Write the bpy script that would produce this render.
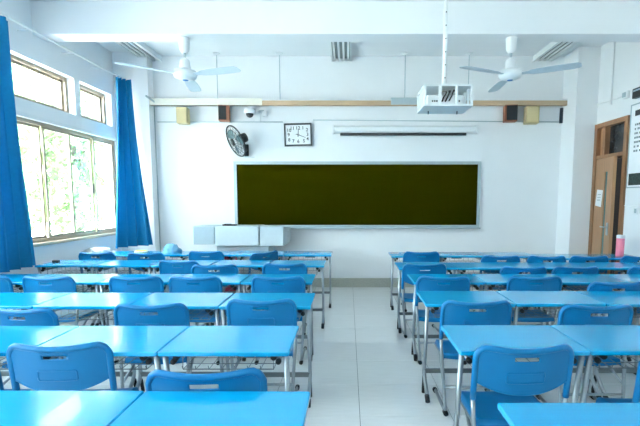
import bpy, bmesh, math, random
from mathutils import Vector, Matrix
random.seed(7)
S = bpy.context.scene
for o in list(bpy.data.objects): bpy.data.objects.remove(o)
COL = S.collection
# ------------------------------------------------------------------ camera
F, CX, HOR, CAMZ = 420.0, 348.0, 200.0, 1.41
TH = math.atan(F / 4300.0)
CY = HOR + F * math.tan(TH)
cd = bpy.data.cameras.new('camera'); cam = bpy.data.objects.new('camera', cd); COL.objects.link(cam)
cd.sensor_fit = 'HORIZONTAL'; cd.sensor_width = 36.0; cd.lens = F / 640 * 36
cd.shift_x = -(CX - 320) / 640; cd.shift_y = (CY - 213) / 640
cd.clip_start = 0.02
cam.location = (0, 0, CAMZ); cam.rotation_euler = (math.pi / 2 - TH, 0, 0)
S.camera = cam
# ------------------------------------------------------------------ light
SKY = (0.80, 0.93, 1.0); SKY_STRENGTH = 17.0; SUN_STRENGTH = 215.0; EXPOSURE = 0.1
w = bpy.data.worlds.new('sky'); S.world = w; w.use_nodes = True
bg = w.node_tree.nodes['Background']; bg.inputs[0].default_value = (*SKY, 1); bg.inputs[1].default_value = SKY_STRENGTH
sl = bpy.data.lights.new('sun', 'SUN'); sl.energy = SUN_STRENGTH; sl.angle = .01; sl.color = (1, .97, .92)
so_ = bpy.data.objects.new('sun', sl); COL.objects.link(so_); so_.rotation_euler = Vector((-.35, -.25, -.9)).to_track_quat('-Z', 'Y').to_euler()  # added so the ground outside throws light up onto the ceiling
WX = -3.55                                             # inner face of the window wall
def portal(y0, y1, z0, z1):
    l = bpy.data.lights.new('window_portal', 'AREA'); l.shape = 'RECTANGLE'
    l.size = z1 - z0; l.size_y = y1 - y0
    l.cycles.is_portal = True
    o = bpy.data.objects.new('window_portal', l); COL.objects.link(o)
    o.location = (WX - 0.18, (y0 + y1) / 2, (z0 + z1) / 2); o.rotation_euler = (0, -math.pi / 2, 0)
BAYS = [(4.50, 6.54), (1.6, 4.1), (-1.6, 1.2)]
for a, b in BAYS: portal(a, b, 0.9, 3.0)
vs = S.view_settings
vs.view_transform = 'Standard'; vs.look = 'None'; vs.gamma = 1.0; vs.use_curve_mapping = False; vs.exposure = EXPOSURE
# ------------------------------------------------------------------ pixel -> place
FW = Vector((0, math.cos(TH), -math.sin(TH))); UP = Vector((0, math.sin(TH), math.cos(TH))); EYE = Vector((0, 0, CAMZ))
def ray(px, py): return Vector((1, 0, 0)) * ((px - CX) / F) + FW - UP * ((py - CY) / F)
def onY(px, py, Y): d = ray(px, py); return EYE + d * (Y / d.y)
def onZ(px, py, z): d = ray(px, py); return EYE + d * ((z - CAMZ) / d.z)
def onX(px, py, X): d = ray(px, py); return EYE + d * (X / d.x)
# ------------------------------------------------------------------ materials
def lin(c): return tuple(((v / 255) / 12.92 if v / 255 <= .04045 else ((v / 255 + .055) / 1.055) ** 2.4) for v in c)
M = {}
def mat(name, rgb, rough=.5, metal=0., spec=.5, noise=0., nscale=20., bump=0., bscale=60., stretch=None, coat=0.):
    m = bpy.data.materials.new(name); m.use_nodes = True; nt = m.node_tree; b = nt.nodes['Principled BSDF']
    c = lin(rgb); b.inputs['Base Color'].default_value = (*c, 1); b.inputs['Roughness'].default_value = rough
    b.inputs['Metallic'].default_value = metal; b.inputs['Specular IOR Level'].default_value = spec
    b.inputs['Coat Weight'].default_value = coat
    if noise or bump:
        tc = nt.nodes.new('ShaderNodeTexCoord'); mp = nt.nodes.new('ShaderNodeMapping'); nt.links.new(tc.outputs['Object'], mp.inputs[0])
        if stretch: mp.inputs['Scale'].default_value = stretch
    if noise:
        n = nt.nodes.new('ShaderNodeTexNoise'); n.inputs['Scale'].default_value = nscale; n.inputs['Detail'].default_value = 4
        r = nt.nodes.new('ShaderNodeValToRGB'); nt.links.new(mp.outputs[0], n.inputs['Vector']); nt.links.new(n.outputs['Fac'], r.inputs[0])
        r.color_ramp.elements[0].position = .3; r.color_ramp.elements[1].position = .7
        r.color_ramp.elements[0].color = (*[v * (1 - noise) for v in c], 1); r.color_ramp.elements[1].color = (*[min(1, v * (1 + noise)) for v in c], 1)
        nt.links.new(r.outputs[0], b.inputs['Base Color'])
    if bump:
        n2 = nt.nodes.new('ShaderNodeTexNoise'); n2.inputs['Scale'].default_value = bscale; nt.links.new(mp.outputs[0], n2.inputs['Vector'])
        bp = nt.nodes.new('ShaderNodeBump'); bp.inputs['Strength'].default_value = bump; bp.inputs['Distance'].default_value = .004
        nt.links.new(n2.outputs['Fac'], bp.inputs['Height']); nt.links.new(bp.outputs[0], b.inputs['Normal'])
    M[name] = m; return m
mat('wall_paint', (240, 242, 244), .7, bump=.15, bscale=25, noise=.012, nscale=3)
mat('ceiling_paint', (240, 242, 244), .8, noise=.012, nscale=2)
mat('tile', (242, 243, 242), .12, coat=.3, noise=.03, nscale=6, stretch=(1, 6, 1))
mat('grout', (110, 118, 118), .8, noise=.05)
mat('baseboard', (176, 178, 168), .35, noise=.12, nscale=60)
mat('desk_blue', (0, 154, 208), .19, noise=.02, nscale=8, coat=.2)
mat('desk_edge', (10, 118, 196), .3)
mat('chair_blue', (0, 108, 164), .36, spec=.3, noise=.03, nscale=12, bump=.05, bscale=250)
mat('tube', (158, 166, 172), .32, metal=.8, noise=.03)
mat('stretcher', (110, 118, 122), .4, metal=.3, noise=.05)
mat('wire', (120, 126, 130), .35, metal=.6, noise=.05)
mat('black_rubber', (14, 15, 17), .55, noise=.1)
mat('dark_plate', (60, 70, 78), .45, noise=.06)
mat('board', (38, 38, 1), .9, spec=.0, noise=.02, nscale=3)
mat('aluminium', (172, 186, 192), .4, metal=.4, noise=.03)
mat('window_frame', (160, 148, 130), .4, metal=.3, noise=.05)
mat('sill', (206, 184, 158), .35, noise=.04)
mat('white_metal', (232, 236, 238), .35, noise=.02)
mat('white_plastic', (236, 238, 240), .4, noise=.02)
mat('grey_metal', (170, 186, 192), .4, noise=.03)
mat('console_grey', (200, 212, 216), .4, noise=.02)
mat('black_plastic', (18, 22, 26), .4, noise=.08)
mat('fan_dark', (24, 32, 36), .4, metal=.3, noise=.08)
mat('fan_blade_teal', (60, 92, 100), .35, noise=.05)
mat('wood_beam', (186, 160, 130), .55, noise=.12, nscale=7, stretch=(.6, 6, 12))
mat('lit_batten_end', (230, 226, 212), .5, noise=.03)
mat('door_wood', (172, 130, 94), .45, noise=.14, nscale=6, stretch=(8, 8, .5))
mat('frame_wood', (146, 106, 76), .45, noise=.14, nscale=6, stretch=(6, 6, .7))
mat('dark_glass', (46, 48, 50), .12, noise=.04)
mat('teal_glass', (92, 124, 124), .2, noise=.04)
mat('corridor_shade', (20, 14, 12), .8, noise=.1)  # near-black colour stands in for the unlit corridor
mat('speaker_cream', (206, 190, 146), .6, noise=.05, nscale=80)
mat('speaker_brown', (140, 84, 60), .5, noise=.12, nscale=8, stretch=(8, 8, 1))
mat('speaker_black', (26, 32, 36), .8, noise=.15, nscale=150)
mat('clock_black', (32, 40, 46), .35, noise=.05)
mat('paper', (244, 246, 248), .7, noise=.015)
mat('ink', (30, 36, 42), .7, noise=.05)
mat('ink_grey', (120, 132, 138), .7, noise=.05)
mat('poster_photo', (40, 56, 56), .5, noise=.7, nscale=45)
mat('pink', (236, 128, 150), .4, noise=.03)
mat('red', (196, 40, 70), .5, noise=.05)
mat('yellow', (240, 226, 60), .5, noise=.03)
mat('pale_blue_cloth', (120, 178, 214), .8, noise=.06, nscale=25)
mat('white_cloth', (240, 242, 244), .85, noise=.03, nscale=25)
mat('bark', (60, 48, 36), .9, noise=.3, nscale=12)
mat('leaf', (70, 100, 50), .6, noise=.3, nscale=3)
mat('leaf_pale', (92, 126, 70), .6, noise=.25, nscale=3)
mat('bounce_pavement', (196, 194, 188), .9, noise=.1, nscale=3)  # pale ground chosen to bounce light up to the ceiling
mat('logo_blue', (40, 120, 190), .5, noise=.03)
mat('fan_blade', (188, 204, 214), .4, noise=.02)
mat('lamp_tube', (244, 246, 246), .3, noise=.01)
mat('lamp_grille', (110, 122, 124), .3, metal=.5, noise=.05)
def clothmat(name, rgb, amount):
    m = mat(name, rgb, .8, noise=.06, nscale=30, bump=.1, bscale=400); nt = m.node_tree
    b = nt.nodes['Principled BSDF']; out = nt.nodes['Material Output']
    tr = nt.nodes.new('ShaderNodeBsdfTranslucent'); tr.inputs[0].default_value = (*lin(rgb), 1)
    mx = nt.nodes.new('ShaderNodeMixShader'); mx.inputs[0].default_value = amount
    nt.links.new(b.outputs[0], mx.inputs[1]); nt.links.new(tr.outputs[0], mx.inputs[2]); nt.links.new(mx.outputs[0], out.inputs[0])
clothmat('curtain', (2, 124, 176), .16)
def glassmat(name, tint, frost):
    m = bpy.data.materials.new(name); m.use_nodes = True; nt = m.node_tree; nt.nodes.clear()
    out = nt.nodes.new('ShaderNodeOutputMaterial'); t = nt.nodes.new('ShaderNodeBsdfTransparent'); t.inputs[0].default_value = (*tint, 1)
    g = nt.nodes.new('ShaderNodeBsdfGlossy'); g.inputs['Roughness'].default_value = .03
    mx = nt.nodes.new('ShaderNodeMixShader'); mx.inputs[0].default_value = .04; nt.links.new(t.outputs[0], mx.inputs[1]); nt.links.new(g.outputs[0], mx.inputs[2])
    last = mx
    if frost:
        tr = nt.nodes.new('ShaderNodeBsdfTranslucent'); tr.inputs[0].default_value = (*tint, 1)
        n = nt.nodes.new('ShaderNodeTexNoise'); n.inputs['Scale'].default_value = 4; tc = nt.nodes.new('ShaderNodeTexCoord'); nt.links.new(tc.outputs['Object'], n.inputs['Vector'])
        mr = nt.nodes.new('ShaderNodeMapRange'); mr.inputs[3].default_value = frost * .8; mr.inputs[4].default_value = frost * 1.2; nt.links.new(n.outputs['Fac'], mr.inputs[0])
        m2 = nt.nodes.new('ShaderNodeMixShader'); nt.links.new(mr.outputs[0], m2.inputs[0]); nt.links.new(mx.outputs[0], m2.inputs[1]); nt.links.new(tr.outputs[0], m2.inputs[2]); last = m2
    nt.links.new(last.outputs[0], out.inputs[0]); M[name] = m
glassmat('glass_clear', (.96, .98, .97), .006)
glassmat('glass_frost', (.97, .98, .99), .008)
glassmat('glass_white', (.97, .98, .99), .03)
glassmat('glass_teal', (.84, .98, .95), .010)
# ------------------------------------------------------------------ mesh helpers
class MB:
    def __init__(s): s.v = []; s.f = []; s.sm = []
    def add(s, vs, fs, smooth=False, mx=None):
        k = len(s.v); s.v += [tuple(mx @ Vector(p)) if mx else tuple(p) for p in vs]
        s.f += [tuple(i + k for i in f) for f in fs]; s.sm += [smooth] * len(fs); return s
    def box(s, x0, x1, y0, y1, z0, z1, mx=None):
        return s.add([(x0,y0,z0),(x1,y0,z0),(x1,y1,z0),(x0,y1,z0),(x0,y0,z1),(x1,y0,z1),(x1,y1,z1),(x0,y1,z1)],
                     [(3,2,1,0),(4,5,6,7),(0,1,5,4),(1,2,6,5),(2,3,7,6),(3,0,4,7)], False, mx)
    def rbox(s, x0, x1, y0, y1, z0, z1, r=.02, b=.004, seg=4, mx=None):     # plate with round corners and eased edges
        def ring(ins, z):
            pts = []; rr = max(r - ins, .0005)
            for cx, cy, a0 in ((x1-r, y1-r, 0), (x0+r, y1-r, 90), (x0+r, y0+r, 180), (x1-r, y0+r, 270)):
                for i in range(seg + 1):
                    a = math.radians(a0 + 90 * i / seg); pts.append((cx + rr*math.cos(a), cy + rr*math.sin(a), z))
            return pts
        rings = [ring(b, z0), ring(0, z0 + b), ring(0, z1 - b), ring(b, z1)]; n = len(rings[0])
        vs = sum(rings, []); fs = [tuple(range(n - 1, -1, -1)), tuple(range(3*n, 4*n))]
        for k in range(3): fs += [(k*n+i, k*n+(i+1) % n, (k+1)*n+(i+1) % n, (k+1)*n+i) for i in range(n)]
        return s.add(vs, fs, False, mx)
    def tube(s, pts, r, n=8, caps=True, mx=None, closed=False):
        pts = [Vector(p) for p in pts]; N = len(pts); vs = []; up = None
        for i, p in enumerate(pts):
            if closed: t = pts[(i+1) % N] - pts[i-1]
            else: t = pts[min(i+1, N-1)] - pts[max(i-1, 0)]
            t.normalize()
            if up is None: up = Vector((0,0,1)) if abs(t.z) < .9 else Vector((1,0,0))
            a = t.cross(up)
            if a.length < 1e-5: a = t.orthogonal()
            a.normalize(); b = a.cross(t).normalized(); up = b
            rr = r[i] if isinstance(r, (list, tuple)) else r
            for k in range(n):
                q = 2*math.pi*(k+.5)/n; vs.append(p + (a*math.cos(q) + b*math.sin(q))*rr)
        fs = []
        for i in range(N if closed else N-1):
            j = (i+1) % N
            fs += [(i*n+k, j*n+k, j*n+(k+1) % n, i*n+(k+1) % n) for k in range(n)]
        if caps and not closed: fs += [tuple(range(n)), tuple(range((N-1)*n+n-1, (N-1)*n-1, -1))]
        return s.add(vs, fs, n > 5, mx)
    def lathe(s, prof, n=20, mx=None, smooth=True):       # prof: (r, z)
        vs = []; fs = []
        for r, z in prof:
            for k in range(n): a = 2*math.pi*k/n; vs.append((r*math.cos(a), r*math.sin(a), z))
        for i in range(len(prof)-1): fs += [(i*n+k, i*n+(k+1) % n, (i+1)*n+(k+1) % n, (i+1)*n+k) for k in range(n)]
        fs += [tuple(range(n-1, -1, -1)), tuple(range((len(prof)-1)*n, len(prof)*n))]
        return s.add(vs, fs, smooth, mx)
    def grid(s, P, smooth=True):                            # P[i][j] points
        a = len(P); b = len(P[0])
        return s.add([p for row in P for p in row], [(i*b+j, (i+1)*b+j, (i+1)*b+j+1, i*b+j+1) for i in range(a-1) for j in range(b-1)], smooth)
    def mesh(s, name):
        me = bpy.data.meshes.new(name); me.from_pydata(s.v, [], s.f); me.polygons.foreach_set('use_smooth', s.sm)
        bm = bmesh.new(); bm.from_mesh(me); bmesh.ops.recalc_face_normals(bm, faces=bm.faces); bm.to_mesh(me); bm.free(); me.update(); return me
    def build(s, name, m, parent=None, loc=None):
        me = s.mesh(name); me.materials.append(M[m]); o = bpy.data.objects.new(name, me); COL.objects.link(o)
        if parent: o.parent = parent
        if loc is not None: o.location = loc
        return o
def B(): return MB()
def arc(pts, r, seg=4):                                      # polyline with rounded corners
    pts = [Vector(p) for p in pts]; out = [pts[0]]
    for i in range(1, len(pts)-1):
        a = (pts[i-1]-pts[i]); b = (pts[i+1]-pts[i]); d = min(r, a.length*.49, b.length*.49)
        p0 = pts[i] + a.normalized()*d; p1 = pts[i] + b.normalized()*d
        for k in range(seg+1):
            t = k/seg; out.append(p0*(1-t)**2 + pts[i]*2*t*(1-t) + p1*t*t)
    out.append(pts[-1]); return out
def tag(o, label, cat, group=None):
    o['label'] = label; o['category'] = cat
    if group: o['group'] = group
    return o
def struct(o): o['kind'] = 'structure'; return o
def empty(name, loc, rz=0):
    o = bpy.data.objects.new(name, None); COL.objects.link(o); o.location = loc; o.rotation_euler = (0, 0, rz); o.empty_display_size = .1; return o
KIDS = {}
def copy_tree(o, parent=None):
    c = o.copy(); COL.objects.link(c); c.parent = parent
    for ch in o.children: copy_tree(ch, c)
    return c
def text_mesh(txt, size, name='numeral', thick=0.0):
    cu = bpy.data.curves.new(name, 'FONT'); cu.body = txt; cu.size = size; cu.align_x = 'CENTER'; cu.align_y = 'CENTER'; cu.offset = thick; cu.resolution_u = 3
    t = bpy.data.objects.new(name, cu); COL.objects.link(t); dg = bpy.context.evaluated_depsgraph_get()
    me = bpy.data.meshes.new_from_object(t.evaluated_get(dg)); bpy.data.objects.remove(t); return me
RX90 = Matrix.Rotation(math.pi/2, 4, 'X')
# ------------------------------------------------------------------ room shell
D, RXW, BACK, CEIL = 6.73, 3.66, -1.9, 3.62
SEAMX, SEAMY, TW, TL = .078, 2.63, .60, .48
fl = struct(B().box(WX-.3, RXW+.3, BACK-.2, D+.2, -.12, -.004).build('floor', 'grout'))
tile_cache = {}
k0 = math.floor((WX - SEAMX)/TW); k1 = math.ceil((RXW - SEAMX)/TW); j0 = math.floor((BACK - SEAMY)/TL); j1 = math.ceil((D - SEAMY)/TL)
for i in range(k0, k1):
    for j in range(j0, j1):
        x0, x1 = max(SEAMX+i*TW, WX), min(SEAMX+(i+1)*TW, RXW); y0, y1 = max(SEAMY+j*TL, BACK), min(SEAMY+(j+1)*TL, D)
        if x1-x0 < .03 or y1-y0 < .03: continue
        key = (round(x1-x0, 3), round(y1-y0, 3))
        if key not in tile_cache:
            me = B().box(-key[0]/2+.0018, key[0]/2-.0018, -key[1]/2+.0018, key[1]/2-.0018, -.012, 0).mesh('floor_tile'); me.materials.append(M['tile']); tile_cache[key] = me
        t = bpy.data.objects.new('floor_tile', tile_cache[key]); COL.objects.link(t); t.parent = fl; t.location = ((x0+x1)/2, (y0+y1)/2, 0)
struct(B().box(WX-.3, RXW+.3, BACK-.2, D+.2, CEIL, CEIL+.15).build('ceiling', 'ceiling_paint'))
struct(B().box(WX-.3, RXW+.3, D, D+.2, 0, CEIL).build('wall_front', 'wall_paint'))
struct(B().box(WX-.3, RXW+.3, BACK-.2, BACK, 0, CEIL).build('wall_back', 'wall_paint'))
# structural beam with soffit, columns in the front corners
BZ, BY0, BY1 = 3.27, 4.93, 5.17
struct(B().box(WX, RXW, BY0, BY1, BZ, CEIL).build('trim_1', 'ceiling_paint'))
struct(B().box(WX, RXW, .3, .54, BZ, CEIL).build('trim_2', 'ceiling_paint'))
COLX, COLY = 3.345, 6.32
struct(B().box(COLX, RXW, COLY, D, 0, CEIL).build('wall_column_right', 'wall_paint'))
struct(B().box(WX, -3.03, 6.56, D, 0, CEIL).build('wall_column_left', 'wall_paint'))
struct(B().box(-3.03, COLX, D-.015, D, 0, .15).build('baseboard_front', 'baseboard'))
struct(B().box(COLX-.015, COLX, COLY, D-.015, 0, .15).build('baseboard_column', 'baseboard'))
# window wall: grid of solid pieces round the openings
LZ0, LZ1, UZ0, UZ1 = .92, 2.31, 2.51, 2.98
ups = {0: [(4.40, 5.62), (5.73, 6.47)], 1: [(1.6, 2.8), (2.9, 4.1)], 2: [(-1.6, -.25), (-.15, 1.2)]}
wl = B(); T = .16
def wallbox(y0, y1, z0, z1): wl.box(WX-T, WX, y0, y1, z0, z1)
wallbox(BACK-.2, D+.2, 0, LZ0); wallbox(BACK-.2, D+.2, LZ1, UZ0); wallbox(BACK-.2, D+.2, UZ1, CEIL)
def fill(openings, z0, z1):
    y = BACK-.2
    for a, b in sorted(openings): wallbox(y, a, z0, z1); y = b
    wallbox(y, D+.2, z0, z1)
fill(BAYS, LZ0, LZ1); fill(sum(ups.values(), []), UZ0, UZ1)
struct(wl.build('wall_left', 'wall_paint'))
wn = 0
def window(y0, y1, z0, z1, n, glasses, handle=False, recess=.13):
    global wn; wn += 1
    xg = WX - recess
    root = struct(empty('window_%d' % wn, (xg, (y0+y1)/2, z0)))
    H = z1-z0; W = y1-y0; fr = B(); t = .04
    for a, b, c, d in ((-W/2, W/2, 0, t), (-W/2, W/2, H-t, H), (-W/2, -W/2+t, t, H-t), (W/2-t, W/2, t, H-t)): fr.box(-.035, .035, a, b, c, d)
    fr.build('window_frame', 'window_frame', root)
    pw = (W-2*t)/n
    for i in range(n):
        a = -W/2+t+i*pw; b = a+pw; dx = .014 if i % 2 else -.014; s = .028
        g = B()
        for p in ((a, b, t, t+s), (a, b, H-t-s, H-t), (a, a+s, t+s, H-t-s), (b-s, b, t+s, H-t-s)): g.box(dx-.011, dx+.011, *p)
        so = g.build('sash', 'window_frame', root)
        B().box(dx-.002, dx+.002, a+s, b-s, t+s, H-t-s).build('pane', glasses[i % len(glasses)], so)
        if handle and i == 2:
            B().rbox(dx+.011, dx+.024, b-.024, b-.006, H*.42, H*.52, .005, .002).build('latch', 'black_plastic', so)
    return root
for k, (a, b) in enumerate(BAYS):
    window(a, b, LZ0, LZ1, 4, ['glass_clear', 'glass_frost', 'glass_teal', 'glass_frost'], True, .06)
    for c, d in ups[k]: window(c, d, UZ0, UZ1, 1, ['glass_white'])
for n, (a, b) in enumerate(BAYS):
    struct(B().rbox(WX-.12, WX+.045, a-.05, b+.05, LZ0-.035, LZ0+.001, .01, .004).build('trim_sill_%d' % (n+1), 'sill'))
    struct(B().box(WX, WX+.03, a-.04, b+.04, LZ1+.0, LZ1+.045).build('trim_head_%d' % (n+1), 'white_metal'))
# right wall with the doorway
DY0, DY1, DZ = onX(630.5, 115, RXW).y, 6.31, onX(630.5, 115, RXW).z
rw = B(); rw.box(RXW, RXW+.22, BACK-.2, DY0, 0, CEIL); rw.box(RXW, RXW+.22, DY1, D+.2, 0, CEIL); rw.box(RXW, RXW+.22, DY0, DY1, DZ, CEIL)
struct(rw.build('wall_right', 'wall_paint'))
struct(B().box(RXW-.014, RXW, BACK, DY0-.01, 0, .15).build('baseboard_right', 'baseboard'))
struct(B().box(WX, WX+.014, BACK, 6.56, 0, .15).build('baseboard_left', 'baseboard'))
dr = struct(empty('door_1', (RXW, (DY0+DY1)/2, 0)))
hw = (DY1-DY0)/2; fr = B(); ft = .065
fr.box(-.03, .20, -hw, -hw+ft, 0, DZ); fr.box(-.03, .20, hw-ft, hw, 0, DZ); fr.box(-.03, .20, -hw+ft, hw-ft, DZ-ft, DZ); fr.box(-.02, .19, -hw+ft, hw-ft, 2.0, 2.05)
fr.box(-.02, .06, .12, .17, 2.05, DZ-ft)
fr.build('door_frame', 'frame_wood', dr)
B().box(.05, .06, -hw+ft, .12, 2.05, DZ-ft).build('pane', 'dark_glass', dr)
B().box(.03, .05, .17, hw-ft, 2.05, DZ-ft).build('transom_panel', 'door_wood', dr)
# leaf hinged on the column side, ajar into the corridor
leaf = empty('door_leaf', (-.02, hw-ft-.01, 0), math.radians(-11)); leaf.parent = dr
LW = 2*hw-2*ft-.01
lf = B()
for a, b, c, d in ((-LW, -.42, .01, 1.99), (-.33, 0, .01, 1.99), (-.42, -.33, .01, .35), (-.42, -.33, 1.8, 1.99)): lf.box(0, .04, a, b, c, d)
for o_ in (lf.build('leaf_panel', 'door_wood', leaf), B().box(.012, .028, -.42, -.33, .35, 1.8).build('pane', 'teal_glass', leaf),
           B().rbox(-.012, 0, -LW+.05, -LW+.10, .93, 1.10, .01, .003).tube([(-.012, -LW+.075, 1.04), (-.05, -LW+.075, 1.04), (-.05, -LW+.19, 1.04)], .009).build('handle', 'aluminium', leaf)): pass
# corridor beyond the door
struct(B().box(RXW+1.5, RXW+1.6, 3.5, 7.5, 0, 3.0).build('wall_corridor', 'corridor_shade'))
struct(B().box(RXW+.22, RXW+1.6, 3.4, 3.5, 0, 3.0).build('wall_corridor_near', 'corridor_shade'))
struct(B().box(RXW+.22, RXW+1.6, 7.5, 7.6, 0, 3.0).build('wall_corridor_far', 'corridor_shade'))
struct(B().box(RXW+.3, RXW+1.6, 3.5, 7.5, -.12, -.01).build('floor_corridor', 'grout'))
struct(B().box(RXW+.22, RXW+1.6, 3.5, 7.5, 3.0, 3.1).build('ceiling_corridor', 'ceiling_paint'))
# ------------------------------------------------------------------ desks and chairs
DW, DD, DZT = .6185, .42, .70
def make_desk():
    r = empty('student_desk', (0, 0, 0))
    B().rbox(-DW/2, DW/2, -DD/2, DD/2, DZT-.022, DZT, .010, .004).build('desktop', 'desk_blue', r)
    for s in (-1, 1):
        x = s*.290
        lg = B().tube(arc([(x, -.170, DZT-.022), (x, -.085, .165), (x, -.235, .022)], .05, 5), .0135, 10).build('leg', 'tube', r)
        B().tube([(x, -.205, .048), (x, -.243, .014)], .0165, 10).build('foot_cap', 'black_rubber', lg)
        B().tube([(x, -.092, .14), (x, -.065, .03), (x, -.065, 0)], .012, 8).build('foot_cap', 'black_rubber', lg)
        for xx, yy, zz, r1 in ((s*.232, .17, DZT-.036, .011), (s*.252, .16, DZT-.062, .009)):
            st = B().tube([(xx, -yy, zz), (xx, yy, zz)], r1, 8).build('side_rail', 'tube', r)
            B().tube([(xx, -yy-.014, zz), (xx, -yy+.006, zz)], r1+.005, 8).build('rail_cap', 'black_rubber', st)
    B().box(-.290, .290, -.105, -.09, .165, .195).build('stretcher', 'stretcher', r)
    k = B(); rr = .0022
    x0, x1, y0, y1, zt, zb = -.222, .222, -.13, .16, DZT-.03, DZT-.115
    for i in range(8):
        x = x0+(x1-x0)*i/7; k.tube([(x, y0-.01, zb+.02), (x, y0, zb), (x, y1, zb), (x, y1, zt)], rr, 4)
    for y in (-.06, .02, .10): k.tube([(x0, y, zt), (x0, y, zb), (x1, y, zb), (x1, y, zt)], rr, 4)
    for y in (y0, y1): k.tube([(x0, y, zt), (x0, y, zb), (x1, y, zb), (x1, y, zt)], rr*1.5, 4)
    k.tube([(x0, y0, zt-.03), (x0, y1, zt-.03), (x1, y1, zt-.03), (x1, y0, zt-.03)], rr*1.3, 4)
    k.build('wire_basket', 'wire', r)
    B().box(-.07, .07, .165, .172, DZT-.085, DZT-.024).build('back_plate', 'dark_plate', r)
    return r
CW, CTOP = .46, .765
def make_chair():
    """origin on the floor under the backrest; the sitter faces +y"""
    r = empty('student_chair', (0, 0, 0))
    hwid = CW/2 - .012
    tilt = lambda z: -.13*(z-.52)
    bow = lambda u: -.038*(1-u*u)
    ztop = lambda u: CTOP-.022 + .012*min(1, abs(u)/.75)**2 - (.045*((abs(u)-.82)/.18)**2.2 if abs(u) > .82 else 0)
    zbot = lambda u: .535 + .05*min(1, abs(u)/.92)**2.2
    us = sorted(set([i/12 for i in range(-12, 13)] + [-.27, .27, -.94, .94, -.97, .97])); 
    lv = []
    def col(u):
        t, b = ztop(u), zbot(u); s1, s0 = t-.024, t-.052
        if s0 < b+.03: s0 = b+.03
        return [b+(s0-b)*k/5 for k in range(6)] + [s1, (s1+t)/2, t]
    pb = B(); th = .005; P = {}
    for side in (-1, 1):
        G = [[Vector((u*hwid, bow(u)+tilt(z)+side*th, z)) for z in col(u)] for u in us]
        nb = len(G[0]); vs = [p for row in G for p in row]
        fs = [(i*nb+j, (i+1)*nb+j, (i+1)*nb+j+1, i*nb+j+1) for i in range(len(us)-1) for j in range(nb-1)
              if not (j == 5 and -.271 < us[i] and us[i+1] < .271)]
        pb.add(vs, fs, True); P[side] = G
    bk = pb.build('backrest', 'chair_blue', r)
    n = len(us)
    rim = [P[1][0][0]*0 + Vector((-hwid, tilt(.50), .50)), Vector((-hwid, tilt(.55), .55))]
    rim += [Vector((u*hwid, bow(u)+tilt(ztop(u)), ztop(u))) for u in us]
    rim += [Vector((hwid, tilt(.55), .55)), Vector((hwid, tilt(.50), .50))]
    rim = [p for i, p in enumerate(rim) if not (0 < i < len(rim)-1 and (rim[i]-rim[i-1]).length < .004)]
    B().tube(rim, .0145, 10).build('rim', 'chair_blue', bk)
    bot = [Vector((u*hwid, bow(u)+tilt(zbot(u)), zbot(u))) for u in us]
    B().tube(bot, .007, 8).build('lower_rim', 'chair_blue', bk)
    def ring(x0, x1, z0, z1, dy, rr):
        pts = arc([(x0, 0, (z0+z1)/2), (x0, 0, z1), (x1, 0, z1), (x1, 0, z0), (x0, 0, z0), (x0, 0, (z0+z1)/2-.001)], .008, 3)[:-1]
        full = []
        for a, b in zip(pts, pts[1:]+pts[:1]):
            m = max(1, int((b-a).length/.03)); full += [a.lerp(b, q/m) for q in range(m)]
        return B().tube([(p.x, bow(p.x/hwid)+tilt(p.z)+dy, p.z) for p in full], rr, 6, closed=True)
    ring(-.27*hwid, .27*hwid, CTOP-.022-.052, CTOP-.022-.024, 0, .005).build('handle_slot_lip', 'chair_blue', bk)
    ring(-.085, .085, .592, .640, -th, .004).build('embossed_frame', 'chair_blue', bk)
    # seat shell
    G = []
    sx = [-1, -.97, -.9, -.6, -.3, 0, .3, .6, .9, .97, 1]; sy = [0, .02, .06, .15, .3, .5, .7, .85, .94, .985, 1]
    def top(u, v): return .388 + .012*abs(u)**3 - .008*math.sin(v*math.pi) - (.03*((v-.85)/.15)**2 if v > .85 else 0) - (.02 if abs(u) == 1 else 0) - (.02 if v in (0,) else 0)
    for u in sx: G.append([Vector((u*(.198-.010*v), .005+.345*v*(1-.03*u*u), top(u, v))) for v in sy])
    sb = B().grid(G); sb.grid([[p+Vector((0, 0, -.016)) for p in row] for row in G])
    na, nb = len(sx), len(sy); per = [(i, 0) for i in range(na)] + [(na-1, j) for j in range(1, nb)] + [(i, nb-1) for i in range(na-2, -1, -1)] + [(0, j) for j in range(nb-2, 0, -1)]
    o2 = na*nb
    for (a, b), (c, d) in zip(per, per[1:]+per[:1]):
        sb.f.append((a*nb+b, c*nb+d, o2+c*nb+d, o2+a*nb+b)); sb.sm.append(False)
    sb.build('seat', 'chair_blue', r)
    for s in (-1, 1):
        x = s*hwid
        up = B().tube([(x, tilt(.505), .505), (x*.98, .0, .40), (x*.885, -.045, .06), (x*.88, -.05, .025)], .011, 10).build('upright', 'tube', r)
        fb = B().tube([(x*.88, -.05, .022), (x*.88, .275, .022)], .011, 10).build('floor_bar', 'tube', r)
        B().tube([(x*.88, -.075, .017), (x*.88, -.035, .017)], .0165, 8).build('foot_cap', 'black_rubber', fb)
        B().tube([(x*.88, .26, .017), (x*.88, .295, .017)], .0165, 8).build('foot_cap', 'black_rubber', fb)
        B().tube(arc([(x*.97, .0, .375), (x*.88, .05, .355), (x*.84, .31, .350)], .04), .010, 8).build('seat_rail', 'tube', r)
        B().tube([(x*.95, -.022, .235), (x*.84, .20, .350)], .009, 8).build('brace', 'tube', r)
    B().tube([(-hwid*.94, -.03, .18), (hwid*.94, -.03, .18)], .009, 8).build('crossbar', 'tube', r)
    B().tube([(-hwid*.84, .12, .349), (hwid*.84, .12, .349)], .009, 8).tube([(-hwid*.84, .28, .345), (hwid*.84, .28, .345)], .009, 8).build('seat_support', 'tube', r)
    return r
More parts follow.
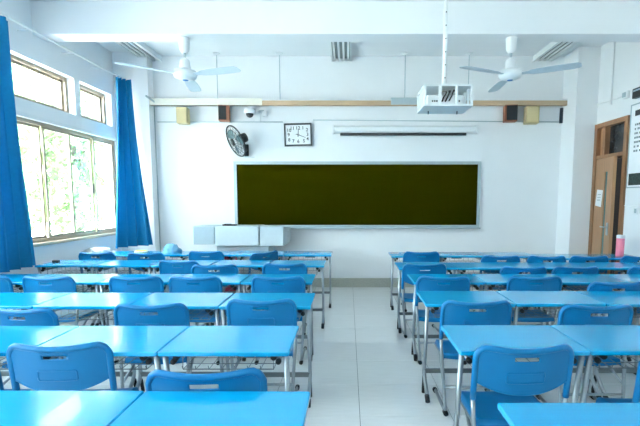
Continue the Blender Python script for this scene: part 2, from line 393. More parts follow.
desk0 = make_desk(); chair0 = make_chair(); used = {'d': False, 'c': False}
ORD = ['first', 'second', 'third', 'fourth', 'fifth', 'sixth']
def where(block, row, idx):
    return '%s desk from aisle, %s row from blackboard, %s side' % (ORD[idx], ORD[row], block)
def desk(xc, yfar, block, row, idx, rz=0):
    o = copy_tree(desk0) if used['d'] else desk0; used['d'] = True
    o.location = (xc, yfar-DD/2, 0); o.rotation_euler = (0, 0, rz)
    tag(o, 'blue-topped metal-legged desk, ' + where(block, row, idx), 'desk', 'blue student desks in rows')
NEAR = {}; FARY = {}; CENT = {}
def desk_row(block, row, px, py, n, pitch, rz=0., start=0, back=(0,)*6):
    p = onZ(px, py, DZT); sg = -1 if block == 'window' else 1
    for i in range(n):
        desk(p.x + sg*(DW/2 + .003 + i*pitch), p.y - back[i] + random.uniform(-.012, .004), block, row, start+i, rz + random.uniform(-.0015, .0015))
        CENT.setdefault((block, row), []).append(p.x + sg*(DW/2 + .003 + i*pitch))
    NEAR[(block, row, start)] = p.y - DD - .02; FARY[(block, row)] = p.y
    return p
#            row index counts from the blackboard (0 = front row)
desk_row('window', 5, 311.5, 390, 3, .622)
desk_row('window', 4, 300, 325, 4, .622)
desk_row('window', 3, 316, 292.5, 5, .626)
desk_row('window', 2, 316.3, 273.8, 5, .626)
desk_row('window', 1, 326.5, 260, 5, .636)
desk_row('window', 0, 332.8, 251, 5, .628)
desk_row('door', 5, 495, 401, 2, .622)
desk_row('door', 4, 440, 325, 3, .622)
desk_row('door', 3, 415.6, 290.8, 4, .624)
desk_row('door', 2, 407, 273.8, 4, .622)
desk_row('door', 1, 394, 262, 5, .6205)
desk_row('door', 0, 388, 252, 5, .6195, back=(0, 0, .02, .2, .21))
NEAR[('door', 0, 3)] = NEAR[('door', 0, 0)] - .21
TAKEN = set()
def chair(px, py, block, row, idx, deg=0., start=0):
    p = onZ(px, py, CTOP-.004); y0 = p.y
    y = min(y0 + .035, NEAR[(block, row, start)] - .008)       # the rim at the sides leads the bowed middle
    if (block, row+1) in FARY and not deg > 40: y = max(y, FARY[(block, row+1)] + .078)
    if deg > 40: y = NEAR[(block, row, start)] - .16
    x = p.x * y / (y0 + .035)
    cs = CENT[(block, row)]; c = min(cs, key=lambda v: abs(v-x)); d = c - x
    if y > NEAR[(block, row, start)] - .27 and abs(d) < .2 and abs(d) > .06:                  # tucked in between the legs
        x += math.copysign(min(.06, 3.5*y/F if row < 4 else 0, abs(d)-.06), d)
    for k in sorted(range(len(cs)), key=lambda k: abs(cs[k]-x)):
        if (block, row, k) not in TAKEN: idx = k; TAKEN.add((block, row, k)); break
    p.x = x
    o = copy_tree(chair0) if used['c'] else chair0; used['c'] = True
    o.location = (p.x, y, 0); o.rotation_euler = (0, 0, math.radians(deg))
    tag(o, 'blue plastic chair at ' + where(block, row, idx), 'chair', 'blue student chairs behind the desks')
for a in [(205, 371.5, 'window', 4, 0, 3), (57, 337, 'window', 4, 1, 4), (-58, 341, 'window', 4, 2, 0),
          (261, 299, 'window', 3, 0, 0), (150, 304, 'window', 3, 1, 3), (17, 308, 'window', 3, 2, -6),
          (278, 276, 'window', 2, 0, 0), (194, 274.5, 'window', 2, 1, -2), (135, 274, 'window', 2, 2, 0), (46, 274.5, 'window', 2, 3, -2), (-17, 275, 'window', 2, 4, 0),
          (281, 263.5, 'window', 1, 0, 3), (214, 265, 'window', 1, 1, 6), (179, 260.5, 'window', 1, 2, -6),
          (266, 252, 'window', 0, 0, 52), (206, 251.5, 'window', 0, 1, -4), (142, 253, 'window', 0, 2, 0), (93, 252.5, 'window', 0, 3, 0),
          (525, 345.5, 'door', 4, 0, 2), (696, 352, 'door', 4, 1, 0),
          (477, 301, 'door', 3, 0, 0), (601, 305, 'door', 3, 1, 0),
          (440, 275, 'door', 2, 0, 0), (539, 275.5, 'door', 2, 1, -2), (617, 283, 'door', 2, 2, 2),
          (421, 264, 'door', 1, 0, 4), (524, 267, 'door', 1, 1, 0), (580, 267.5, 'door', 1, 2, 0), (652, 268, 'door', 1, 3, 0),
          (425, 250.5, 'door', 0, 0, 0), (501, 256, 'door', 0, 1, 0), (547, 256.5, 'door', 0, 2, 0, 3)]: chair(*a)
chair(593, 257, 'door', 0, 3, 0, 3); chair(641, 257, 'door', 0, 4, 0, 3)
# ------------------------------------------------------------------ blackboard wall
def wp(px, py, d=0.): return onY(px, py, D-d)
a = wp(236.5, 163.8, .03); b = wp(475, 225, .03); c = wp(478.3, 165, .03)
bx0, bx1, bz0, bz1 = a.x, b.x+.02, b.z, (a.z+c.z)/2
bb = empty('blackboard', ((bx0+bx1)/2, D, bz0)); tag(bb, 'wide dark olive blackboard in a silver frame on the front wall', 'blackboard')
W2, H2 = (bx1-bx0)/2, bz1-bz0
B().box(-W2, W2, -.03, -.002, 0, H2).build('writing_surface', 'board', bb)
f4 = B(); e = .045
for q in ((-W2-e, W2+e, H2, H2+e), (-W2-e, W2+e, -e, 0), (-W2-e, -W2, 0, H2), (W2, W2+e, 0, H2)): f4.box(q[0], q[1], -.045, -.001, q[2], q[3])
f4.build('frame', 'aluminium', bb)
B().box(-W2-e, W2+e, -.11, -.045, -e-.012, -e+.008).build('chalk_tray', 'aluminium', bb)
# projection screen case
a = wp(333, 124, .1); b = wp(477, 134.5, .1)
ps = empty('projection_screen', ((a.x+b.x)/2, D, (a.z+b.z)/2)); tag(ps, 'rolled-up white projection screen in a long case above the blackboard', 'projection screen')
L = (b.x-a.x)/2
prof = [(-.09, .055), (-.11, .03), (-.11, -.03), (-.085, -.05), (-.005, -.05), (-.005, .055)]
B().add([(-L, y, z) for y, z in prof] + [(L, y, z) for y, z in prof], [(i, (i+1) % 6, 6+(i+1) % 6, 6+i) for i in range(6)] + [(5,4,3,2,1,0), (6,7,8,9,10,11)]).build('case', 'white_metal', ps)
for s in (-1, 1): B().rbox(s*L-.02, s*L+.02, -.12, -.003, -.058, .065, .01, .004).build('end_cap', 'white_plastic', ps)
B().box(-L+.11, L-.16, -.085, -.06, -.092, -.052).build('bottom_bar', 'black_plastic', ps)
# wooden batten hung on rods, with trunking
zb0, zb1 = onY(350, 105.5, 6.58).z, onY(350, 98.6, 6.58).z
wbm = empty('hanging_batten', (0, 6.6, zb0)); tag(wbm, 'long wooden batten hung on rods below the ceiling in front of the wall', 'batten')
B().box(-3.02, COLX-.005, -.03, .03, 0, zb1-zb0-.03).build('plank', 'wood_beam', wbm)
X = lambda px: onY(px, 100, 6.58).x
B().box(-3.02, X(262), -.036, .036, .0, zb1-zb0).build('trunking_and_lit_end', 'lit_batten_end', wbm)  # overexposed window end of the batten, painted as a paler cover
B().box(X(262), COLX-.005, -.034, .034, zb1-zb0-.03, zb1-zb0-.012).build('trunking_and_lit_end', 'white_plastic', wbm)
B().box(X(391), X(418), -.038, .036, .01, zb1-zb0+.01).build('trunking_and_lit_end', 'grey_metal', wbm)
for px in (215.7, 279, 405.6, 470):
    q = onZ(px, 52.4, CEIL)
    rd = B().tube([(q.x, 0, zb1-zb0-.02), (q.x, 0, CEIL-zb0)], .006, 6).build('rod', 'grey_metal', wbm)
    B().lathe([(.012, -.03), (.05, -.012), (.055, 0)], 14, Matrix.Translation((q.x, 0, CEIL-zb0))).build('ceiling_rose', 'white_plastic', rd)
br = B().add([(-3.03+.002, -.14, zb1-zb0+.03), (-2.93, -.02, zb1-zb0-.05), (-2.93, .03, zb1-zb0-.05), (-3.03+.002, .03, zb1-zb0+.03),
              (-3.03+.002, -.14, zb1-zb0-.0), (-2.93, -.02, zb1-zb0-.08), (-2.93, .03, zb1-zb0-.08), (-3.03+.002, .03, zb1-zb0-.0)],
             [(3,2,1,0),(4,5,6,7),(0,1,5,4),(1,2,6,5),(2,3,7,6),(3,0,4,7)]).build('end_bracket', 'grey_metal', wbm)
# wall speakers
def speaker(name, px0, px1, py0, py1, face, side, label, sidew, tilt=0.):
    a = wp(px0, py0, .14); b = wp(px1, py1, .14); w2, h = (b.x-a.x)/2, a.z-b.z
    r = empty(name, ((a.x+b.x)/2, D-.03, b.z), math.radians(tilt)); tag(r, label, 'speaker', 'speakers on the front wall')
    B().rbox(-w2, w2, -.15, -.005, 0, h, .008, .004).build('cabinet', side, r)
    x0, x1 = (-w2+.012+sidew[0], w2-.012-sidew[1])
    B().rbox(x0, x1, -.162, -.15, .015, h-.015, .006, .003).build('grille', face, r)
    B().box(-.03, .03, -.005, .03, h*.35, h*.75).build('wall_bracket', 'black_plastic', r)
    return r
speaker('wall_speaker', 176, 187.5, 107.5, 123.5, 'speaker_cream', 'speaker_cream', 'cream box speaker beside the dark speaker at the window end of the front wall', (0, 0), 6)
speaker('wall_speaker', 217.5, 228.5, 105.5, 121, 'speaker_black', 'speaker_brown', 'dark-fronted brown speaker between the cream speaker and the dome camera', (-.008, .03), 8)
speaker('wall_speaker', 506, 517.5, 105, 121.5, 'speaker_black', 'speaker_brown', 'dark-fronted brown speaker above the blackboard corner on the door side', (.012, -.008), -8)
speaker('wall_speaker', 527, 539, 106.5, 123.5, 'speaker_cream', 'speaker_cream', 'cream box speaker beside the column at the door end of the front wall', (0, 0), -8)
# dome camera with elbow pipe
q = wp(250, 114, .1)
dc = empty('dome_camera', (q.x, D, q.z)); tag(dc, 'white dome security camera on a pipe bracket beside the dark speaker', 'camera')
B().lathe([(.02, .09), (.085, .075), (.09, .02), (.075, 0)], 18, Matrix.Translation((0, -.12, 0))).build('housing', 'white_plastic', dc)
B().lathe([(.06, .0), (.055, -.025), (.035, -.05), (.01, -.06)], 16, Matrix.Translation((0, -.12, 0))).build('dome', 'black_plastic', dc)
B().tube(arc([(.08, -.12, .05), (.14, -.12, .05), (.14, -.04, .05), (.14, -.04, -.1)], .03), .014, 8).build('pipe', 'white_plastic', dc)
B().rbox(.18, .25, -.05, -.002, -.02, .06, .01, .004).build('junction_box', 'white_plastic', dc)
B().tube([(.2, -.02, .06), (.2, -.02, .07), (.06, -.02, .07)], .006, 6).build('cable', 'grey_metal', dc)
# wall fan
q = wp(246, 152, .06)
wf = empty('wall_fan', (q.x, D, q.z)); tag(wf, 'dark round wall fan in a wire cage beside the blackboard corner', 'fan')
B().rbox(-.035, .035, -.05, -.003, -.06, .12, .015, .005).build('mount', 'fan_dark', wf)
B().tube(arc([(0, -.05, .02), (0, -.13, .06), (-.02, -.16, .15)], .03), .022, 8).build('arm', 'fan_dark', wf)
hd = Matrix.Translation((-.06, -.2, .17)) @ Vector((-.70, -.58, -.42)).to_track_quat('Z', 'Y').to_matrix().to_4x4()
B().lathe([(.03, -.13), (.07, -.11), (.075, -.02), (.05, 0)], 16, hd).build('motor', 'fan_dark', wf)
cg = B(); R = .24
def cagept(a, t, sgn): return (R*t*math.cos(a), R*t*math.sin(a), .07 + sgn*.055*(1-t*t))
for i in range(18):
    aa = 2*math.pi*i/18
    for sg in (-1, 1): cg.tube([cagept(aa, t, sg) for t in (.22, .5, .8, 1)], .0022, 4, mx=hd)
cg.tube([cagept(2*math.pi*i/32, 1, 0) for i in range(32)], .011, 6, closed=True, mx=hd)
for t in (.5, .75): cg.tube([cagept(2*math.pi*i/32, t, 1) for i in range(32)], .003, 4, closed=True, mx=hd)
cg.lathe([(.055, .118), (.055, .132)], 16, hd)
cg.build('cage', 'fan_dark', wf)
for i in range(3):
    bl = B(); G = []
    for k in range(7):
        aa = 2*math.pi*i/3 + (k/6-.5)*1.05
        G.append([Vector(hd @ Vector((rr*math.cos(aa), rr*math.sin(aa), .07+(k/6-.5)*.04))) for rr in (.05, .1, .15, .2-.03*abs(k/3-1)**2)])
    bl.grid(G); bl.build('blade', 'fan_blade_teal', wf)
B().tube([(-.13, -.012, .32), (-.135, -.012, -.06), (-.02, -.012, -.07), (.12, -.012, -.075)], .004, 5).build('cable', 'grey_metal', wf)
# clock
a = wp(284, 123.2, .04); b = wp(312, 146, .04); cw, chh = (b.x-a.x)/2, (a.z-b.z)/2
ck = empty('wall_clock', ((a.x+b.x)/2, D-.003, (a.z+b.z)/2)); tag(ck, 'square-cornered black-framed wall clock with white dial above the blackboard', 'clock')
ck.rotation_euler = (0, math.radians(-1.3), 0)
B().rbox(-cw+.015, cw-.015, -.026, -.004, -chh+.015, chh-.015, .004, .001).build('dial', 'paper', ck)
fr = B(); e = .024
for q in ((-cw, cw, chh-e, chh), (-cw, cw, -chh, -chh+e), (-cw, -cw+e, -chh+e, chh-e), (cw-e, cw, -chh+e, chh-e)): fr.box(q[0], q[1], -.042, 0, q[2], q[3])
fr.build('frame', 'clock_black', ck)
pos = {12: (0, .78), 1: (.44, .78), 2: (.8, .55), 3: (.83, 0), 4: (.83, -.52), 5: (.5, -.76), 6: (0, -.8), 7: (-.44, -.76), 8: (-.8, -.6), 9: (-.83, 0), 10: (-.8, .52), 11: (-.5, .76)}
for k, (u, v) in pos.items():
    me = text_mesh(str(k), .072, 'numeral', .0012); me.materials.append(M['ink']); o = bpy.data.objects.new('numeral', me); COL.objects.link(o); o.parent = ck
    o.location = (u*(cw-.04), -.0275, v*(chh-.045)); o.rotation_euler = (math.pi/2, 0, 0)
def hand(ang, L, wd, y):
    a = math.radians(ang); d = Vector((math.sin(a), 0, math.cos(a))); n = Vector((d.z, 0, -d.x))
    p = [-d*.03-n*wd, -d*.03+n*wd, d*L+n*wd*.5, d*L-n*wd*.5]
    B().add([v+Vector((0, y, 0)) for v in p]+[v+Vector((0, y+.002, 0)) for v in p], [(0,1,2,3),(7,6,5,4),(0,4,5,1),(1,5,6,2),(2,6,7,3),(3,7,4,0)]).build('hand', 'ink', ck)
hand(4, .085, .007, -.031); hand(112, .125, .005, -.034); hand(282, .05, .0025, -.036)
# conduits and small fittings on the walls
def conduit(pts, label, m='white_plastic', r=.008, name='wall_conduit'):
    o = B().tube(arc(pts, .03), r, 6).build(name, m); tag(o, label, 'conduit'); return o
z1 = wp(350, 122, .01).z
conduit([(-2.98, D-.011, z1), (wp(283, 122).x, D-.011, z1)], 'thin white conduit along the front wall from the window corner to the clock', 'grey_metal', .007)
conduit([(wp(313, 122).x, D-.011, z1+.03), (wp(560, 122).x-.02, D-.011, z1+.0)], 'thin white conduit along the front wall from the clock to the door-side column', 'grey_metal', .007)
conduit([(-3.022, D-.012, .2), (-3.022, D-.012, wp(157, 104).z)], 'thin grey cable running down the front corner on the window side', 'grey_metal', .007, 'wall_cable')
conduit([(COLX-.012, D-.012, z1-.02), (COLX-.012, D-.012, zb0-.01)], 'short dark conduit in the corner beside the door-side column', 'dark_plate', .03)
q0 = onX(597, 105, RXW); q1 = onX(624, 96.5, RXW)
conduit([(RXW-.01, q0.y, q0.z), (RXW-.01, q1.y, q1.z)], 'white conduit above the door running to a small white box', 'white_plastic', .009)
q2 = onX(612, 103, RXW)
conduit([(RXW-.012, q2.y, q2.z-.02), (RXW-.012, q2.y, CEIL-.01)], 'white conduit dropping from the ceiling above the door', 'white_plastic', .010)
q = onX(628, 95, RXW)
jb = empty('junction_box', (RXW, q.y, q.z)); tag(jb, 'small white junction box above the door corner', 'junction box')
B().rbox(-.05, -.002, -.05, .05, -.045, .045, .01, .004).build('body', 'white_plastic', jb); B().rbox(-.058, -.05, -.035, .035, -.03, .03, .005, .002).build('lid', 'grey_metal', jb)
q = onX(640, 93, RXW)
sg = empty('wall_box', (RXW, q.y-.06, q.z)); tag(sg, 'small black wall box above the poster', 'box')
B().rbox(-.06, -.002, -.12, .12, -.06, .06, .008, .004).build('body', 'black_plastic', sg); B().box(-.063, -.06, -.1, .1, .02, .04).build('stripe', 'aluminium', sg)
q = onX(638, 211, RXW)
for dy, lab in ((0.03, 'white switch plate under the poster, closer to the door'), (-.08, 'white switch plate under the poster, further from the door')):
    sw = empty('light_switch', (RXW, q.y+dy, q.z)); tag(sw, lab, 'switch', 'light switches by the door')
    B().rbox(-.012, -.001, -.043, .043, -.043, .043, .006, .003).build('plate', 'white_plastic', sw); B().rbox(-.018, -.012, -.02, .02, -.028, .028, .004, .002).build('rocker', 'grey_metal', sw)
q0 = onX(625, 206, RXW); conduit([(RXW-.008, q0.y, q0.z+.005), (RXW-.008, q.y+.1, q0.z+.0), (RXW-.008, q.y-.2, q0.z+.0)], 'thin white conduit above the light switches by the door', 'white_plastic', .007)
# poster
pa = onX(630.5, 107, RXW); pb_ = onX(629.5, 187, RXW); Hh = pa.z-pb_.z; PW = .75
po = empty('wall_poster', (RXW, pa.y-PW/2-.05, pb_.z)); tag(po, 'white notice poster with a dark photo strip beside the door', 'poster')
B().box(-.012, -.001, -PW/2, PW/2, 0, Hh).build('sheet', 'paper', po)
fr = B()
for q in ((-PW/2-.015, PW/2+.015, Hh, Hh+.015), (-PW/2-.015, PW/2+.015, -.015, 0), (-PW/2-.015, -PW/2, 0, Hh), (PW/2, PW/2+.015, 0, Hh)): fr.box(-.018, -.001, *q)
fr.build('frame', 'aluminium', po)
B().box(-.0135, -.012, -PW/2+.02, PW/2-.02, .02, .17).build('photo_strip', 'poster_photo', po)
B().box(-.0135, -.012, -PW/2+.1, PW/2-.07, Hh-.14, Hh-.07).build('heading', 'ink', po)
tl = B()
for i in range(7):
    y = PW/2-.08
    while y > -PW/2+.1:
        wd = random.uniform(.02, .035); tl.box(-.013, -.012, y-wd, y, Hh-.26-i*.055, Hh-.235-i*.055); y -= wd+random.choice([.008, .008, .03])
tl.build('text_lines', 'ink_grey', po)['kind'] = 'stuff'
# notice on the door leaf
rx = leaf.rotation_euler.z
nt_ = empty('door_notice', (RXW-.02, DY1-ft-.01, 0), rx); tag(nt_, 'sheet of white paper taped to the wooden door', 'notice')
nn = B().add([(-.004, -.10, 1.56), (-.004, -.30, 1.545), (-.004, -.26, 1.31), (-.004, -.05, 1.33), (-.001, -.10, 1.56), (-.001, -.30, 1.545), (-.001, -.26, 1.31), (-.001, -.05, 1.33)],
       [(0,1,2,3),(7,6,5,4),(0,4,5,1),(1,5,6,2),(2,6,7,3),(3,7,4,0)]).build('sheet', 'paper', nt_)
B().box(-.0048, -.004, -.25, -.13, 1.485, 1.491).box(-.0048, -.004, -.24, -.12, 1.445, 1.450).box(-.0048, -.004, -.22, -.11, 1.405, 1.413).build('text_lines', 'ink_grey', nt_)['kind'] = 'stuff'
# ------------------------------------------------------------------ ceiling fans, lamps, projector
def ceiling_fan(px, label, a0):
    q = onZ(px, 37.5, BZ); Y = (BY0+BY1)/2
    x = q.x/q.y*Y
    hz = onY(px, 76, Y).z
    r = empty('ceiling_fan', (x, Y, hz)); tag(r, label, 'fan', 'ceiling fans under the beam'); top = BZ-hz
    B().lathe([(.035, -.17), (.055, -.13), (.062, -.02), (.065, 0)], 18, Matrix.Translation((0, 0, top))).build('canopy', 'white_plastic', r)
    B().tube([(0, 0, .1), (0, 0, top-.14)], .014, 10).build('rod', 'grey_metal', r)
    B().lathe([(.03, .20), (.055, .17), (.062, .09), (.05, .075)], 18).build('collar', 'white_plastic', r)
    mo = B().lathe([(.05, .08), (.12, .055), (.135, .02), (.12, -.02), (.06, -.045), (.02, -.05)], 26).build('motor', 'white_metal', r)
    B().lathe([(.03, -.052), (.035, -.047)], 14).build('badge', 'logo_blue', mo)
    for i in range(3):
        mx = Matrix.Rotation(math.radians(a0+120*i), 4, 'Z')
        bm = B(); st = [(.12, .022), (.2, .03), (.24, .055), (.4, .07), (.62, .072), (.70, .064), (.73, .04)]
        vs = []
        for rr, wv in st:
            for s, dz in ((-1, .012), (1, -.010)):
                for t in (.003, -.003): vs.append((rr, s*wv, dz*(wv/.075)+.01+t - .01*rr))
        fs = []
        for k in range(len(st)-1):
            o_ = 4*k; fs += [(o_, o_+2, o_+6, o_+4), (o_+1, o_+5, o_+7, o_+3), (o_, o_+4, o_+5, o_+1), (o_+2, o_+3, o_+7, o_+6)]
        fs += [(0, 1, 3, 2), (4*len(st)-4, 4*len(st)-2, 4*len(st)-1, 4*len(st)-3)]
        bm.add(vs, fs, False, mx).build('blade', 'fan_blade', r)
ceiling_fan(511.5, 'white three-blade ceiling fan on the door side of the projector cage', -33)
ceiling_fan(184, 'white three-blade ceiling fan towards the window curtains', -20)
def grille_lamp(x, y0, label):
    r = empty('ceiling_lamp', (x, y0+.6, CEIL)); tag(r, label, 'lamp', 'grille lamps on the ceiling'); w2 = .15
    B().box(-w2, w2, -.6, .6, -.03, -.001).build('housing', 'white_metal', r)
    B().box(-w2, -w2+.02, -.6, .6, -.08, -.03).box(w2-.02, w2, -.6, .6, -.08, -.03).box(-w2+.02, w2-.02, -.6, -.58, -.08, -.03).box(-w2+.02, w2-.02, .58, .6, -.08, -.03).build('rim', 'white_metal', r)
    B().box(-w2+.02, w2-.02, -.58, .58, -.036, -.03).build('reflector', 'lamp_grille', r)
    for i in range(4):
        xx = -.105+.07*i
        B().tube([(xx, -.57, -.058), (xx, .57, -.058)], .016, 10).build('tube', 'lamp_tube', r)
yl = onZ(340, 59, CEIL).y - 1.2
grille_lamp(-.10, yl, 'grille tube lamp on the ceiling above the middle of the blackboard')
grille_lamp(onZ(540, 58, CEIL).x, yl, 'grille tube lamp on the ceiling beside the door-side fan')
grille_lamp(onZ(150, 57, CEIL).x+.05, yl, 'grille tube lamp on the ceiling beside the curtains and window-side fan')
# projector in a hanging cage
PX, PYN, PD, PWd, PZ, PH = .925, 3.98, .36, .456, 2.275, .195
pc = empty('projector_cage', (PX, PYN+PD/2, PZ)); tag(pc, 'white metal security cage hung on a pole from the ceiling', 'projector cage')
hx, hy = PWd/2, PD/2; cgm = B(); t = .022
B().box(-hx, hx, -hy, hy, 0, .018).build('base_plate', 'white_metal', pc)
B().box(-hx, hx, -hy, hy, PH-.015, PH).build('top_plate', 'white_metal', pc)
for sx_ in (-1, 1):
    p = B()
    for yy in (-hy, -hy+.12, -hy+.24, hy-t): B().box(min(sx_*hx, sx_*(hx-t)), max(sx_*hx, sx_*(hx-t)), yy, yy+t, .018, PH-.015).build('cage_bar', 'white_metal', pc)
for xx in (-.076-t/2, .076-t/2): B().box(xx, xx+t, -hy, -hy+t, .018, PH-.015).build('cage_bar', 'white_metal', pc)
B().box(-hx+t, hx-t, hy-.008, hy, .018, PH-.015).build('back_panel', 'grey_metal', pc)
for xx, yy in ((-.14, .05), (.14, .05)): B().tube([(xx, yy, -.03), (xx, yy, 0)], .006, 6).build('bolt', 'dark_plate', pc)
pole = B().tube([(0, 0, PH), (0, 0, CEIL-PZ)], .021, 12).build('pole', 'white_metal', pc)
for i in range(9): B().tube([(0, -.024, PH+.10+i*.12), (0, -.018, PH+.10+i*.12)], .006, 8).build('pole_hole', 'dark_plate', pole)
B().lathe([(.07, -.02), (.07, 0)], 18, Matrix.Translation((0, 0, CEIL-PZ))).build('ceiling_plate', 'white_metal', pole)
pj = empty('projector', (PX-.02, PYN+PD/2, PZ+.019)); tag(pj, 'white projector with black sockets inside the hanging cage', 'projector')
B().rbox(-.17, .19, -.12, .12, 0, .095, .02, .008).build('body', 'white_plastic', pj)
for i, xx in enumerate((-.12, -.10, -.08, -.03, .0, .13)): B().rbox(xx, xx+.013, -.125, -.119, .03, .045, .002, .001).build('socket', 'black_plastic', pj)
cb = B()
for k in range(3): cb.tube(arc([(-.02+.03*k, -.12, .04), (-.02+.04*k, -.15, .06+.01*k), (.02+.03*k, -.13, .12+.01*k), (.0+.06*k, -.02, .15)], .04), .007, 6)
cb.build('cables', 'black_rubber', pj)
# ------------------------------------------------------------------ console lectern
LY = 6.1
A = onY(192, 226.5, LY); Bp = onY(287, 246, LY); c1 = onY(214.5, 225, LY).x; c2 = onY(258.5, 225, LY).x; c3 = onY(268, 250, LY).x
lc = empty('lectern', ((c1+c3)/2, LY+.3, 0)); tag(lc, 'pale grey multimedia lectern with folding side wings under the blackboard', 'lectern')
ox = (c1+c3)/2; zt, zl = A.z, Bp.z
B().rbox(c1-ox, c2-ox, -.30, .18, zl, zt, .02, .006).build('console_top', 'console_grey', lc)
B().rbox(A.x-ox, c1-ox-.012, -.28, .17, zl+.02, zt-.002, .02, .006).build('side_wing', 'grey_metal', lc)
xr0, xr1, xr2 = c2-ox+.012, onY(283, 240, LY).x-ox, Bp.x-ox
B().add([(xr0, -.28, zl), (xr1, -.28, zl), (xr2, -.16, zl+.03), (xr2, .13, zl+.03), (xr0, .17, zl), (xr0, -.28, zt-.005), (xr1, -.28, zt-.005), (xr2, -.16, zt-.04), (xr2, .13, zt-.04), (xr0, .17, zt-.005)],
        [(4,3,2,1,0), (5,6,7,8,9), (0,1,6,5), (1,2,7,6), (2,3,8,7), (3,4,9,8), (4,0,5,9)]).build('side_wing', 'console_grey', lc)
B().box(c1-ox, c3-ox, -.22, .17, 0, zl).build('base_cabinet', 'grey_metal', lc)
for s0, s1 in ((c1-ox+.02, -.01), (.01, c3-ox-.02)):
    dd_ = B().box(s0, s1, -.235, -.22, .08, zl-.14).build('door', 'console_grey', lc); B().box((s0+s1)/2-.03, (s0+s1)/2+.03, -.243, -.235, zl-.25, zl-.235).build('handle', 'aluminium', dd_)
B().box(c1-ox+.01, c3-ox-.01, -.24, -.22, zl-.12, zl-.03).build('drawer', 'aluminium', lc)
q = onY(226, 224.3, LY)
mk = empty('microphone_base', (q.x, LY+.2, zt+.0005)); tag(mk, 'small flat dark box lying on the lectern top', 'box'); B().rbox(-.1, .1, -.05, .05, 0, .022, .01, .004).build('body', 'black_plastic', mk); B().rbox(-.08, .02, -.03, .03, .022, .028, .005, .002).build('lid', 'fan_dark', mk)
# ------------------------------------------------------------------ curtains and rail
rail = empty('curtain_rail', (WX+.17, 2.5, 3.22)); tag(rail, 'long white curtain rail above the windows', 'curtain rail')
B().tube([(0, -4., 0), (0, 3.98, 0)], .012, 8).build('bar', 'white_metal', rail)
for yy in (-3.4, -2.6, -1.0, 1.4, 2.2, 2.9, 3.5): B().box(-.17, 0, yy-.005, yy+.005, -.006, .006).build('bracket', 'white_metal', rail)
def curtain(top, bot, zt, zb, folds, amp, label, group='blue curtains at the windows'):
    n = folds*10; m = 14; P = []
    for i in range(n+1):
        t = i/n; row = []
        for j in range(m+1):
            v = j/m
            p = Vector((*top[0], 0)).lerp(Vector((*top[1], 0)), t); q = Vector((*bot[0], 0)).lerp(Vector((*bot[1], 0)), t)
            c = p.lerp(q, v**1.3)
            ph = 2*math.pi*folds*t + .5*math.sin(5*t+2*v)
            am = amp*(.55+.6*v)*(.75+.35*math.sin(17*t+1.3))
            d = (Vector((*bot[1], 0))-Vector((*bot[0], 0))).normalized(); nrm = Vector((d.y, -d.x, 0))
            c = c + nrm*am*math.copysign(abs(math.sin(ph))**.7, math.sin(ph)) + d*.25*am*math.sin(2*ph)
            row.append(Vector((c.x, c.y, zt+(zb-zt)*v)))
        P.append(row)
    r = empty('curtain', ((bot[0][0]+bot[1][0])/2, (bot[0][1]+bot[1][1])/2, zb)); tag(r, label, 'curtain', group)
    o = B().grid(P).build('drape', 'curtain', r); o.location = -Vector(r.location)
    hooks = B()
    for k in range(folds):
        c = Vector(top[0]).lerp(Vector(top[1]), (k+.5)/folds); hooks.tube([(c.x, c.y, zt-.02), (c.x, c.y, zt+.03)], .006, 5)
    h = hooks.build('hooks', 'white_plastic', r); h.location = -Vector(r.location)
CXL = WX+.19
curtain(((CXL, 6.27), (-3.22, 6.46)), ((-3.40, 6.00), (-3.04, 6.46)), 3.18, .72, 4, .10, 'blue curtain gathered between the window and the front corner column')
curtain(((CXL, 3.66), (CXL, 4.37)), ((CXL, 3.64), (CXL+.02, 4.40)), 3.18, .72, 5, .10, 'wide blue curtain over the pier between two windows')
# ------------------------------------------------------------------ small things on the desks
q = onZ(619.5, 257, DZT); yb = NEAR[('door', 0, 3)]+.2; xb = (619.5-CX)/F*(yb*.9953+.069)
bt = empty('bottle', (xb, yb, DZT)); tag(bt, 'tall pink cylindrical flask standing on a front-row desk before the door', 'flask')
B().lathe([(.042, 0), (.046, .01), (.046, .225), (.042, .23)], 20).build('body', 'pink', bt); B().lathe([(.044, .23), (.046, .235), (.046, .265), (.04, .272)], 20).build('cap', 'white_plastic', bt)
def crumple(name, px, py, rad, h, m, label, cat, seed):
    rnd = random.Random(seed); p = onZ(px, py, DZT); G = []; n = 28; k = 9
    off = [[rnd.uniform(-1, 1) for _ in range(n)] for _ in range(k)]
    for j in range(k):
        v = j/(k-1)*math.pi/2; row = []
        for i in range(n+1):
            a = 2*math.pi*i/n; f = 1+.22*off[j][i % n]*math.cos(v)+.12*math.sin(5*a+j)
            row.append(Vector((rad[0]*math.cos(v)*f*math.cos(a), rad[1]*math.cos(v)*f*math.sin(a), h*math.sin(v)*(1+.3*off[j][(i*3) % n]*math.cos(v)))))
        G.append(row)
    for row in G:
        for q_ in row: q_.z = max(q_.z, 0)
    o = B().grid(G).build(name, m, None, (p.x, p.y, DZT)); tag(o, label, cat); return o
crumple('cloth', 172, 252.6, (.11, .09), .12, 'pale_blue_cloth', 'crumpled pale blue cloth on a front-row desk beside the lectern', 'cloth', 3)
crumple('cloth', 99, 252.4, (.17, .12), .07, 'white_cloth', 'crumpled white cloth on a front-row desk under the window', 'cloth', 5)
p = onZ(141, 252.2, DZT)
nb_ = empty('notebook', (p.x, p.y+.02, DZT), .1); tag(nb_, 'thin yellow notebook on a front-row desk before the gathered curtain', 'notebook')
B().rbox(-.08, .06, -.06, .06, 0, .004, .004, .001).rbox(-.08, .06, -.06, .06, .016, .02, .004, .001).build('cover', 'yellow', nb_); B().box(-.076, .056, -.057, .057, .004, .016).build('pages', 'paper', nb_)
p = onZ(56, 262.3, DZT)
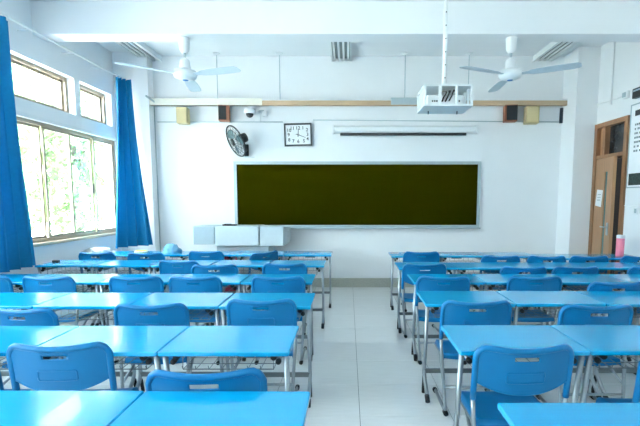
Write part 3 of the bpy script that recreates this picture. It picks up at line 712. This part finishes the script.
er = empty('eraser', (p.x, p.y, DZT)); tag(er, 'small dark blackboard eraser on the desk beside the wide curtain', 'eraser'); B().rbox(-.035, .035, -.02, .02, 0, .012, .004, .001).build('felt', 'black_rubber', er); B().rbox(-.035, .035, -.02, .02, .012, .024, .004, .002).build('back', 'fan_dark', er)
q = onY(227, 258, 5.88)
rs = empty('bucket', (q.x, 5.98, 0)); tag(rs, 'red plastic bucket on the floor before the lectern', 'bucket')
B().lathe([(.10, 0), (.105, .01), (.125, .62), (.13, .63), (.12, .63), (.1, .03)], 22).build('pail', 'red', rs)
B().tube([(.125*math.cos(math.pi*i/12), 0, .60+.07*math.sin(math.pi*i/12)) for i in range(13)], .004, 5).build('handle', 'white_plastic', rs)
# ------------------------------------------------------------------ outside
struct(B().box(-60, WX-.3, -40, 60, -.6, -.5).build('ground', 'bounce_pavement'))
def tree(x, y, h, rad, m, label, seed, leaves):
    rnd = random.Random(seed); r = empty('tree', (x, y, -.5)); tag(r, label, 'tree', 'trees outside the windows')
    tb = B().tube([(0, 0, 0), (.1, .05, h*.3), (0, .1, h*.6), (.05, 0, h*.85)], [.16, .13, .09, .04], 8)
    for i in range(7):
        a = rnd.uniform(0, 6.28); z0 = h*rnd.uniform(.3, .7); tb.tube([(.04, .05, z0), (rad*.5*math.cos(a), rad*.5*math.sin(a), z0+h*.15), (rad*.85*math.cos(a), rad*.85*math.sin(a), z0+h*.22)], [.05, .035, .015], 6)
    tb.build('trunk', 'bark', r)
    lb = B()
    for i in range(leaves):
        while True:
            p = Vector((rnd.uniform(-1, 1), rnd.uniform(-1, 1), rnd.uniform(-1, 1)))
            if .25 < p.length < 1: break
        if math.sin(p.x*7+seed)+math.sin(p.y*6+1)+math.sin(p.z*8+seed) < -.5: continue
        c = Vector((p.x*rad, p.y*rad, h*.56+p.z*h*.42)); s = rnd.uniform(.06, .12)
        u = Vector((rnd.gauss(0, 1), rnd.gauss(0, 1), rnd.gauss(0, 1))).normalized(); v = u.orthogonal().normalized()
        lb.add([c-u*s*1.4, c+v*s*.6, c+u*s*1.4, c-v*s*.6], [(0, 1, 2, 3)])
    o = lb.build('foliage', m, r); o['kind'] = 'stuff'
for k, (x, y, h, rad, m, label) in enumerate([(-7.4, 8.3, 5.6, 1.25, 'leaf_pale', 'leafy tree outside seen past the edge of the wide curtain'),
        (-9.6, 12.0, 6.2, 1.35, 'leaf', 'leafy tree outside behind the second window pane from the wide curtain'),
        (-7.4, 13.6, 5.8, 1.2, 'leaf_pale', 'leafy tree outside behind the teal window pane'),
        (-9.4, 17.0, 6.0, 1.5, 'leaf', 'leafy tree outside behind the window pane beside the gathered curtain'),
        (-7.0, 10.7, 5.4, 1.1, 'leaf_pale', 'small leafy tree outside between two larger trees')]): tree(x, y, h, rad, m, label, k+1, (5200, 5200, 3000, 3000, 3600)[k])
